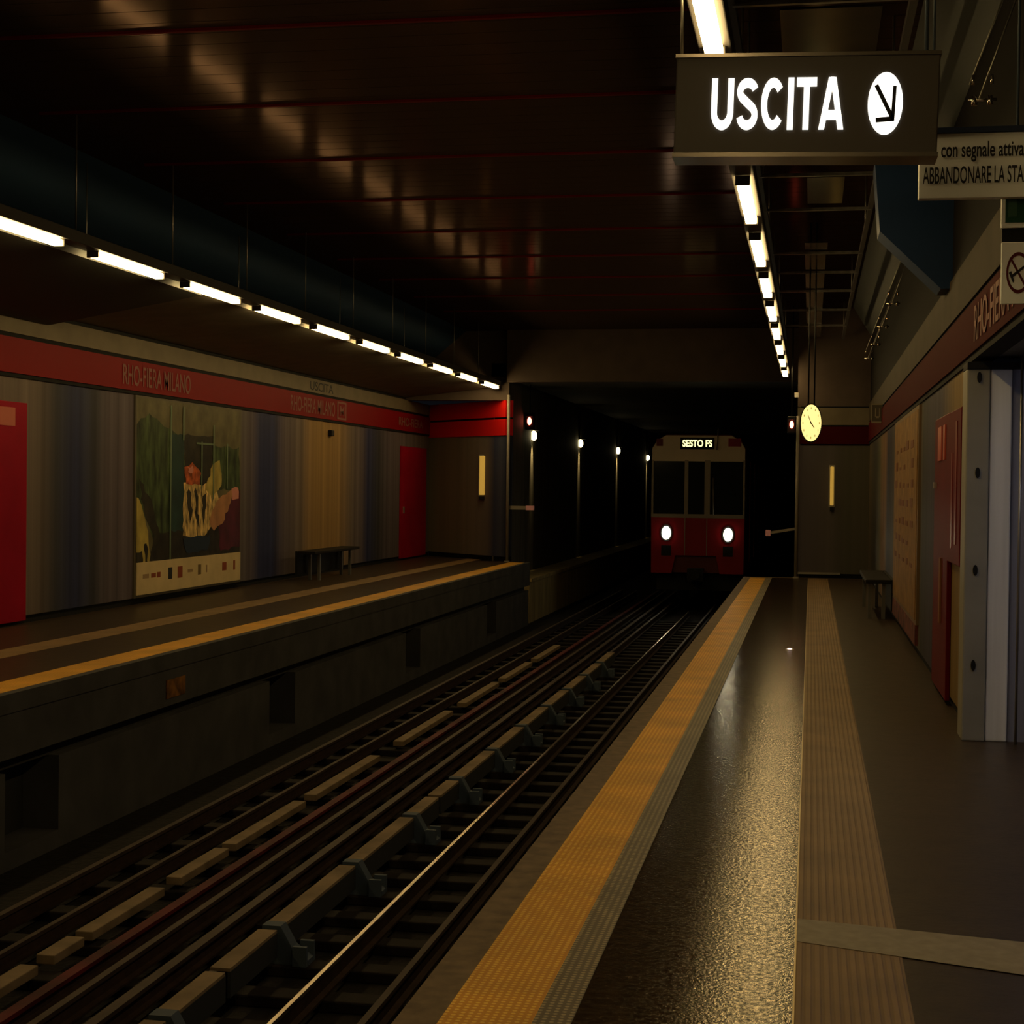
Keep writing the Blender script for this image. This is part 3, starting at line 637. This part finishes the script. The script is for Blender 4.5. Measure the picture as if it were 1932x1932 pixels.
MB().box(-1.12, -1.00, 41.05, 41.15, 1.05, 1.20).build('end_marker', M['pinkend'], o)

# ------------------------------------------------------------------ signals
M['redlamp'] = mat('red_signal_lens', (0.8, 0.1, 0.1), 0.4, emit=(1.0, 0.16, 0.10), es=9)
def signal(label, x, y, z, r):
    o = thing('signal_lamp', label, 'signal', (x, y, z))
    MB().box(x-r*2.2, x+r*2.2, y, y+0.25, z-r*4.2, z+r*4.2).build('signal_box', M['black'], o, bevel=0.02)
    MB().ell((x, z), r, r*1.9, y-0.03, y, 20).build('lens', M['redlamp'], o)
    MB().box(x-r*1.6, x+r*1.6, y-0.14, y, z+r*2.3, z+r*2.6).build('hood', M['black'], o)
    MB().tube((x, y+0.12, z+r*4.2), (x, y+0.12, 5.5 if y > 46 else CZ), 0.02, 8).build('hanger', M['black'], o)
    return o
signal('red signal lamp glowing in the tunnel mouth beyond the left platform', -8.86, 50.0, 4.33, 0.065)
s2 = signal('red signal lamp glowing just left of the station clock', -0.50, 40.6, 3.87, 0.05)
MB().box(-0.44, -0.34, 40.5, 40.6, 4.55, 4.67).build('junction_box', M['handle'], s2)

# ------------------------------------------------------------------ tunnel wall lamps
M['tlamp'] = mat('tunnel_lamp_glow', (1, 0.9, 0.6), 0.5, emit=(1.0, 0.82, 0.42), es=7)
for i, (yy, z) in enumerate(((51.6, 3.98), (62.4, 4.05), (74.9, 4.07), (88.8, 4.02))):
    o = thing('tunnel_wall_lamp', '%s yellow lamp shining down the tunnel wall' % ['leftmost', 'second from left', 'third from left', 'rightmost'][i], 'lamp', (-8.95, yy, z), 'lamps on the tunnel wall')
    MB().box(-9.05, -8.80, yy-0.14, yy+0.14, z+0.10, z+0.14).build('cap', M['black'], o)
    MB().prism([(-8.99+0.09*math.cos(2*math.pi*k/14), z-0.06+0.16*math.sin(2*math.pi*k/14)) for k in range(14)], 'y', yy-0.09, yy+0.09, smooth=True).build('glass', M['tlamp'], o)
    ld = bpy.data.lights.new('lamp_glow', 'SPOT'); ld.energy = 300; ld.spot_size = math.radians(40); ld.spot_blend = 0.9; ld.color = (1, 0.74, 0.32); ld.shadow_soft_size = 0.05
    lo = bpy.data.objects.new('lamp_glow', ld); COL.objects.link(lo); lo.location = (0.13, 0, -0.12); lo.rotation_euler = (0, math.radians(20), 0); lo.parent = o

# ------------------------------------------------------------------ train
TX, TY = -3.62, 52.0
tr = thing('metro_train', 'red and white metro train with lit headlights entering the station', 'train', (TX, TY, ZR))
M['tred'] = mat('train_red', (0.25, 0.004, 0.010), 0.4, noise=0.1, nscale=1)
M['twhite'] = mat('train_white', (0.62, 0.52, 0.40), 0.5, noise=0.1, nscale=1)
M['tglass'] = mat('train_glass', (0.012, 0.014, 0.016), 0.08, spec=0.6)
M['ttrim'] = mat('train_steel_trim', (0.20, 0.17, 0.14), 0.4, 0.5)
M['tdark'] = mat('train_underframe', (0.012, 0.012, 0.013), 0.7)
x0, x1 = -5.12, -2.10
zb, zw0, zw1, zt = -0.52, 1.36, 3.17, 4.05
body = MB()
prof = [(x0, -0.5), (x0, 3.55), (x0+0.12, 3.78), (x0+0.45, 4.0), (x1-0.45, 4.0), (x1-0.12, 3.78), (x1, 3.55), (x1, -0.5)]
body.prism(prof, 'y', TY+0.08, TY+34)
body.build('car_body', mat('train_side', (0.10, 0.018, 0.016), 0.45, noise=0.2, nscale=1), tr)
# lower red front with cut-out for the coupler
f = MB()
cx0, cx1, cz = -4.32, -3.00, 0.06
f.prism([(x0+0.02, zb), (cx0-0.12, zb), (cx0, cz), (cx1, cz), (cx1+0.12, zb), (x1-0.02, zb), (x1, zw0-0.07), (x0, zw0-0.07)], 'y', TY-0.06, TY+0.10)
f.build('front_panel', M['tred'], tr)
MB().box(x0, x1, TY-0.08, TY+0.1, zw0-0.07, zw0+0.05).build('waist_trim', M['ttrim'], tr)
f = MB()
f.prism([(x0+0.01, zw1-0.04), (x1-0.01, zw1-0.04), (x1-0.01, 3.55), (x1-0.16, 3.80), (x1-0.45, 3.97), (x0+0.45, 3.97), (x0+0.16, 3.80), (x0+0.01, 3.55)], 'y', TY-0.04, TY+0.10)
f.build('front_crown', M['twhite'], tr)
for a, b in ((x0+0.06, -4.05), (-3.93, -3.40), (-3.22, x1-0.06)):
    MB().box(a, b, TY-0.02, TY+0.09, zw0+0.05, zw1-0.04).build('windscreen', M['tglass'], tr)
for a, b in ((x0, x0+0.06), (-4.05, -3.93), (-3.40, -3.22), (x1-0.06, x1)):
    MB().box(a, b, TY-0.06, TY+0.09, zw0+0.03, zw1).build('window_pillar', M['ttrim'], tr)
for x in (-4.02, -3.31):
    MB().box(x-0.012, x+0.012, TY-0.075, TY-0.06, cz, zw0-0.07).build('door_seam', M['ttrim'], tr)
M['head'] = mat('headlight_glow', (1, 1, 0.9), 0.3, emit=(1.0, 0.93, 0.66), es=14)
for x, z in ((-4.62, 0.79), (-2.62, 0.76)):
    h = MB().ell((x, z), 0.19, 0.27, TY-0.09, TY-0.05, 28).build('headlight_bezel', M['tdark'], tr)
    MB().ell((x, z), 0.145, 0.215, TY-0.12, TY-0.09, 28).build('headlight_lens', M['head'], h)
    ld = bpy.data.lights.new('headlight_beam', 'SPOT'); ld.energy = 25; ld.spot_size = math.radians(50); ld.spot_blend = 1; ld.color = (1, 0.78, 0.42); ld.shadow_soft_size = 0.1
    lo = bpy.data.objects.new('headlight_beam', ld); COL.objects.link(lo); lo.parent = tr
    lo.location = (x-TX, -0.3, z-ZR); lo.rotation_euler = (math.radians(-80), 0, math.radians(14 if x < -4 else 8))
for x in (-4.62, -2.62):
    MB().box(x-0.16, x+0.16, TY-0.085, TY-0.05, 0.05, 0.38).build('tail_lamp', M['tdark'], tr)
ds = MB().box(-4.20, -3.10, TY-0.07, TY-0.03, 3.52, 3.90).build('destination_display', M['tdark'], tr)
M['led'] = mat('display_glow', (1, 1, 0.5), 0.5, emit=(0.95, 0.92, 0.38), es=1.6)
text('display_text', 'SESTO FS', M['led'], (-4.13, TY-0.07, 3.60), (1, 0, 0), ZD, 0.96, 0.23, ds, 0.035, 0.005)
MB().box(x1-0.55, x1-0.14, TY-0.06, TY-0.03, 3.62, 3.88).build('marker_light', mat('dark_red_marker', (0.25, 0.01, 0.04), 0.4), tr)
MB().box(x0+0.14, x0+0.35, TY-0.06, TY-0.03, 3.62, 3.86).build('marker_light', mat('dark_red_marker_b', (0.12, 0.01, 0.01), 0.4), tr)
MB().tube((-3.10, TY-0.12, 1.38), (-3.12, TY-0.12, 2.6), 0.018, 6).build('wiper', M['ttrim'], tr)
MB().tube((-3.02, TY-0.10, 3.5), (-2.98, TY-0.10, 4.2), 0.02, 6).build('aerial', M['ttrim'], tr)
MB().box(-3.9, -3.4, TY-0.45, TY+0.6, -0.75, -0.35).tube((-3.65, TY-0.55, -0.55), (-3.65, TY-0.45, -0.55), 0.16, 16).build('coupler', M['tdark'], tr)
MB().box(x0+0.15, x1-0.15, TY+0.5, TY+34, -1.1, -0.5).build('underframe', M['tdark'], tr)
for x in (-4.22, -3.07):
    for yy in (TY+1.6, TY+3.8):
        MB().tube((x-0.06, yy, ZR+0.46), (x+0.06, yy, ZR+0.46), 0.46, 24).build('wheel', M['tdark'], tr)
gl = mat('side_window', (0.02, 0.022, 0.026), 0.1)
for k in range(7):
    MB().box(x1-0.01, x1+0.012, TY+1.2+k*4.4, TY+3.6+k*4.4, 1.5, 3.0).build('side_window', gl, tr)
for k in range(6):
    MB().box(x1-0.01, x1+0.02, TY+4.1+k*4.4, TY+5.1+k*4.4, -0.3, 3.2).build('side_door', M['tred'], tr)

# ------------------------------------------------------------------ clock
M['clockface'] = mat('lit_clock_face', (1, 0.95, 0.6), 0.5, emit=(1.0, 0.82, 0.30), es=0.95)
CX, CY, CZc = -0.015, 28.0, 3.382
ck = thing('station_clock', 'round glowing yellow clock hanging over the right platform', 'clock', (CX, CY, CZc))
MB().ell((CX, CZc), 0.190, 0.345, CY, CY+0.16, 48).build('clock_case', M['black'], ck)
MB().ell((CX, CZc), 0.172, 0.318, CY-0.012, CY, 48).build('clock_face', M['clockface'], ck)
hm = mat('brown_clock_hand', (0.20, 0.09, 0.01), 0.5)
def hand(name, ang, ln, wd):
    a = math.radians(ang); d = Vector((math.sin(a)*0.55, 0, math.cos(a))); p = Vector((-d.z, 0, d.x)).normalized()*wd
    c = Vector((CX, CY-0.018, CZc)); e = c + d*ln; b = c - d*0.03
    MB()._add([b-p, e-p*0.5, e+p*0.5, b+p], [(0, 1, 2, 3)]).build(name, hm, ck)
hand('hour_hand', 130, 0.13, 0.012); hand('minute_hand', -35, 0.17, 0.008)
tm = MB(); tick = mat('clock_tick', (0.45, 0.34, 0.06), 0.6)
for k in range(12):
    a = k*math.pi/6; tm.box(CX+math.sin(a)*0.138-0.005, CX+math.sin(a)*0.138+0.005, CY-0.016, CY-0.013, CZc+math.cos(a)*0.255-0.018, CZc+math.cos(a)*0.255+0.018)
tm.build('hour_marks', tick, ck)
MB().tube((CX-0.05, CY+0.08, CZc+0.33), (CX-0.05, CY+0.08, CZ), 0.014, 8).tube((CX+0.05, CY+0.08, CZc+0.33), (CX+0.05, CY+0.08, CZ), 0.014, 8).build('hanger', M['black'], ck)

# ------------------------------------------------------------------ suspended grid over right platform
M['gridm'] = mat('galvanised_tray', (0.26, 0.25, 0.23), 0.3, 0.7, noise=0.3, nscale=8)
gr = thing('ceiling_cable_tray', 'long suspended grey metal tray with crossbars over the right platform', 'cable tray', (0.05, 25, 6.0))
MB().box(0.70, 0.76, 4, 40.5, 6.0, 6.08).build('side_rail', M['trough'], gr)
MB().box(-0.70, -0.64, 4, 40.5, 6.0, 6.08).build('side_rail', M['trough'], gr)
for yy in (6.3, 9.4, 12.6, 15.9, 18.6, 19.5, 21.9, 25.9, 28.2, 30.8, 34.0, 37.2):
    MB().box(-0.66, 0.74, yy, yy+0.05, 5.99, 6.03).build('crossbar', M['gridm'], gr)
tray = mat('glossy_tray_sheet', (0.10, 0.085, 0.065), 0.16, 0.8, noise=0.4, nscale=3)
for k, (a, b, xa, xb) in enumerate(((12.9, 15.6, -0.3, 0.5), (19.8, 21.6, -0.1, 0.35), (25.0, 25.7, -0.15, 0.2), (26.2, 28.0, -0.15, 0.18), (28.5, 30.6, -0.15, 0.18), (31.0, 40.2, -0.15, 0.18))):
    MB().box(xa, xb, a, b, 6.03, 6.05).build('tray_sheet', tray, gr)
for yy in (8, 16, 24, 32, 39.8):
    MB().tube((-0.67, yy, 6.08), (-0.67, yy, CZ), 0.012, 6).tube((0.73, yy, 6.08), (0.73, yy, CZ), 0.012, 6).build('hanger', M['rod'], gr)

# small spotlights hanging along the right soffit
M['chrome'] = mat('chrome', (0.75, 0.72, 0.68), 0.2, 1.0)
first = None
for i, yy in enumerate((11.9, 18.6, 24.5, 27.9, 31.2, 34.5)):
    x, z = 1.17, 5.16
    lab = '%s of the small chrome spotlight brackets hanging along the right soffit' % (['nearest', 'second', 'third', 'fourth', 'fifth', 'farthest'][i])
    if first is None:
        first = thing('spotlight_bracket', lab, 'spotlight', (x, yy, z), 'spotlight brackets on the right soffit')
        MB().tube((x-0.10, yy, z-0.13), (x+0.10, yy, z-0.13), 0.012, 8).build('crossbar', M['chrome'], first)
        for sx in (-0.055, 0.055):
            MB().tube((x+sx, yy, z-0.17), (x+sx, yy, z-0.10), 0.022, 12, r1=0.016).build('spot_head', M['chrome'], first)
            MB().tube((x+sx*1.2, yy, z-0.02), (x+sx*1.2, yy, z+0.05), 0.014, 10, r1=0.009).build('clamp', M['chrome'], first)
        MB().tube((x-0.02, yy, z-0.12), (x+0.27, yy, z+0.72), 0.007, 6).tube((x-0.09, yy, z-0.02), (x+0.26, yy, z+0.95), 0.006, 6).build('strut', M['rod'], first)
    else: dup(first, (1.17, yy, z), lab)

# ------------------------------------------------------------------ USCITA sign
sg = thing('exit_sign', 'dark hanging exit sign reading USCITA with lit white arrow disc', 'sign', (-0.07, 9.0, 4.06))
M['signbody'] = mat('sign_charcoal', (0.060, 0.052, 0.046), 0.5)
M['signlit'] = mat('lit_white_letters', (1, 1, 1), 0.5, emit=(1.0, 0.98, 0.88), es=1.3)
tilt = -0.024
ud = Vector((math.cos(tilt), 0, math.sin(tilt))); vd = Vector((-math.sin(tilt), 0, math.cos(tilt)))
SO = Vector((-0.790, 9.0, 4.086)); SW, SH = 1.440, 0.556
def srect(u0, u1, v0, v1, ya, yb, mi=0, mb=None):
    mb = mb or MB()
    q = [SO+ud*u0+vd*v0, SO+ud*u1+vd*v0, SO+ud*u1+vd*v1, SO+ud*u0+vd*v1]
    vs = [(p.x, ya, p.z) for p in q] + [(p.x, yb, p.z) for p in q]
    return mb._add(vs, [(0,1,2,3),(7,6,5,4),(0,4,5,1),(1,5,6,2),(2,6,7,3),(3,7,4,0)], mi)
srect(0, SW, 0, SH, 9.0, 9.22).build('sign_body', M['signbody'], sg, bevel=0.008)
fr = MB(); srect(-0.006, SW+0.006, -0.012, 0.012, 8.99, 9.23, 0, fr); srect(-0.006, SW+0.006, SH-0.012, SH+0.008, 8.99, 9.23, 0, fr)
fr.build('edge_trim', mat('sign_edge_metal', (0.16, 0.14, 0.12), 0.25, 0.7), sg)
def stroke_word(mb, strokes, w, place):
    """grotesque capitals drawn as thick strokes; each stroke is a list of points in letter heights"""
    for st in strokes:
        P_ = [Vector(p) for p in st]; L_, R_ = [], []
        for i, p in enumerate(P_):
            a = P_[max(i-1, 0)]; b = P_[min(i+1, len(P_)-1)]; d = (b-a).normalized(); nrm = Vector((-d.y, d.x))*w/2
            L_.append(p+nrm); R_.append(p-nrm)
        for i in range(len(P_)-1):
            c = [place(L_[i]), place(R_[i]), place(R_[i+1]), place(L_[i+1])]
            mb._add([(q.x, 8.990, q.z) for q in c] + [(q.x, 8.9995, q.z) for q in c], [(0,1,2,3),(7,6,5,4),(0,4,5,1),(1,5,6,2),(2,6,7,3),(3,7,4,0)])
def arc(cx, cy, rx, ry, a0, a1, n=18): return [(cx+rx*math.cos(math.radians(a0+(a1-a0)*i/n)), cy+ry*math.sin(math.radians(a0+(a1-a0)*i/n))) for i in range(n+1)]
W_ = 0.185; h_ = W_/2
GL = {  # width, strokes
 'U': (0.70, [[(h_, 1.0)] + arc(0.35, 0.35, 0.35-h_, 0.35-h_, 180, 360) + [(0.70-h_, 1.0)]]),
 'S': (0.66, [arc(0.33, 0.74, 0.33-h_, 0.26-h_, 15, 90, 8)[:-1] + arc(0.33, 0.74, 0.33-h_, 0.26-h_, 90, 235, 14) + [(0.33, 0.52)] + arc(0.33, 0.285, 0.33-h_, 0.285-h_, 55, -90, 14)[:-1] + arc(0.33, 0.285, 0.33-h_, 0.285-h_, -90, -170, 8)]),
 'C': (0.72, [arc(0.37, 0.5, 0.37-h_, 0.5-h_, 42, 318, 30)]),
 'I': (0.165, [[(h_, 0), (h_, 1)]]),
 'T': (0.62, [[(0, 1-h_*0.85), (0.62, 1-h_*0.85)], [(0.31, 0), (0.31, 0.95)]]),
 'A': (0.74, [[(h_-0.02, -0.06), (0.345, 1.06)], [(0.76-h_, -0.06), (0.395, 1.06)], [(0.18, 0.28), (0.56, 0.28)], [(0.31, 0.93), (0.43, 0.93)]])}
tot = sum(GL[c][0] for c in 'USCITA') + 0.105*5; px = 0
kx, kz = 0.727/tot, 0.288
for c in 'USCITA':
    lm = MB(); sx = px
    stroke_word(lm, GL[c][1], W_, lambda p: SO + ud*(0.203 + (sx+p.x)*kx) + vd*(0.137 + max(0, min(1, p.y))*kz))
    lm.build('letter', M['signlit'], sg); px += GL[c][0] + 0.105
n = 48; cc = SO+ud*1.154+vd*0.278
dm = MB(); pts = []
for i in range(n):
    a = 2*math.pi*i/n; p = cc+ud*(0.094*math.cos(a))+vd*(0.171*math.sin(a)); pts.append((p.x, p.z))
dm.prism(pts, 'y', 8.992, 9.0); dsk = dm.build('arrow_disc', M['signlit'], sg)
am = MB()
def bar(p, q, wd):
    p, q = Vector(p), Vector(q); d = (q-p).normalized(); nrm = Vector((-d.y, d.x))*wd/2
    c = [p-nrm, q-nrm, q+nrm, p+nrm]; vs = [cc+ud*a.x+vd*a.y for a in c]
    am._add([(v.x, 8.988, v.z) for v in vs] + [(v.x, 8.992, v.z) for v in vs], [(0,1,2,3),(7,6,5,4),(0,4,5,1),(1,5,6,2),(2,6,7,3),(3,7,4,0)])
bar((-0.052, 0.100), (0.042, -0.082), 0.022); bar((0.048, 0.095), (0.042, -0.095), 0.019); bar((-0.048, -0.092), (0.050, -0.084), 0.026)
am.build('arrow', M['black'], dsk)
MB().tube((-0.757, 9.1, 4.63), (-0.760, 9.1, 5.17), 0.009, 8).build('hanger_rod', M['rod'], sg)
MB().tube((0.592, 9.1, 4.60), (0.595, 9.1, CZ), 0.011, 8).tube((0.635, 9.12, 4.60), (0.64, 9.12, CZ), 0.007, 8).build('hanger_rod', M['bracket'], sg)

# ------------------------------------------------------------------ evacuation sign, green sign, no-smoking sign
M['signwhite'] = mat('white_sign_face', (0.86, 0.90, 0.94), 0.5)
es = thing('evacuation_sign', 'long white hanging sign with black Italian text right of the exit sign', 'sign', (0.98, 9.8, 3.95))
MB().box(0.605, 1.39, 9.80, 9.86, 3.951, 4.338).build('sign_panel', M['signwhite'], es, bevel=0.006)
MB().box(0.60, 1.39, 9.78, 9.88, 4.338, 4.37).build('top_rail', mat('navy_rail', (0.02, 0.03, 0.07), 0.5), es)
text('text_line', 'con segnale attivato', M['darkletter'], (0.732, 9.795, 4.165), (1, 0, 0), ZD, 0.530, 0.120, es, 0.016, 0.002)
text('text_line', 'ABBANDONARE LA STAZIONE', M['darkletter'], (0.628, 9.795, 4.038), (1, 0, 0), ZD, 0.735, 0.102, es, 0.012, 0.002)
MB().tube((1.170, 9.83, 4.37), (1.17, 9.83, CZ), 0.008, 8).build('hanger_rod', M['bracket'], es)
gs = thing('emergency_exit_sign', 'green sign with white border below the long white sign at right', 'sign', (1.25, 9.86, 3.78))
MB().box(1.093, 1.39, 9.88, 9.92, 3.785, 4.02).build('border', M['signwhite'], gs)
MB().box(1.115, 1.39, 9.872, 9.88, 3.815, 4.00).build('green_panel', mat('dark_green', (0.012, 0.07, 0.035), 0.5), gs)
MB().box(1.13, 1.18, 9.868, 9.872, 3.85, 3.98).build('pictogram', mat('pale_green', (0.05, 0.13, 0.08), 0.5), gs)
MB().box(1.10, 1.40, 9.90, 9.93, 3.70, 3.785).build('mount', M['black'], gs)
ns = thing('no_smoking_sign', 'white no smoking sign with dark red circle at the right edge', 'sign', (1.24, 9.8, 3.32))
MB().box(1.090, 1.39, 9.82, 9.85, 3.325, 3.690).build('sign_panel', M['signwhite'], ns, bevel=0.004)
rm = MB(); ccx, ccz, RX, RZ = 1.187, 3.508, 0.069, 0.122; n = 48
for i in range(n):
    a, b = 2*math.pi*i/n, 2*math.pi*(i+1)/n
    P = lambda t, s: (ccx+RX*s*math.cos(t), 9.816, ccz+RZ*s*math.sin(t))
    rm.quad(P(a, 1), P(b, 1), P(b, 0.83), P(a, 0.83))
rm._add([(ccx-0.052, 9.815, ccz+0.085), (ccx-0.043, 9.815, ccz+0.095), (ccx+0.052, 9.815, ccz-0.085), (ccx+0.043, 9.815, ccz-0.095)], [(0, 1, 2, 3)])
rm.build('prohibition_ring', mat('dark_red_ring', (0.10, 0.012, 0.016), 0.5), ns)
MB()._add([(ccx-0.035, 9.8145, ccz-0.030), (ccx+0.045, 9.8145, ccz+0.035), (ccx+0.045, 9.8145, ccz+0.053), (ccx-0.035, 9.8145, ccz-0.010)], [(0, 1, 2, 3)]).build('cigarette', M['darkletter'], ns)
MB()._add([(ccx-0.055, 9.8148, ccz+0.0), (ccx-0.030, 9.8148, ccz-0.06), (ccx-0.022, 9.8148, ccz-0.05), (ccx-0.040, 9.8148, ccz+0.01)], [(0, 1, 2, 3)]).build('smoke', M['boardside'], ns)

# ------------------------------------------------------------------ glint on the floor, added as a small glowing disc
fl = thing('floor_marker_light', 'tiny glowing white marker light set in the dark right platform floor', 'marker light', (-0.26, 22.4, 0))
MB().prism([(-0.26+0.055*math.cos(2*math.pi*k/16), 22.4+0.09*math.sin(2*math.pi*k/16)) for k in range(16)], 'z', 0.0, 0.006).build('ring', M['rod'], fl)
MB().prism([(-0.26+0.030*math.cos(2*math.pi*k/16), 22.4+0.055*math.sin(2*math.pi*k/16)) for k in range(16)], 'z', 0.006, 0.012).build('lens', mat('marker_glow', (1, 0.9, 0.9), 0.4, emit=(1, 0.8, 0.78), es=1.6), fl)
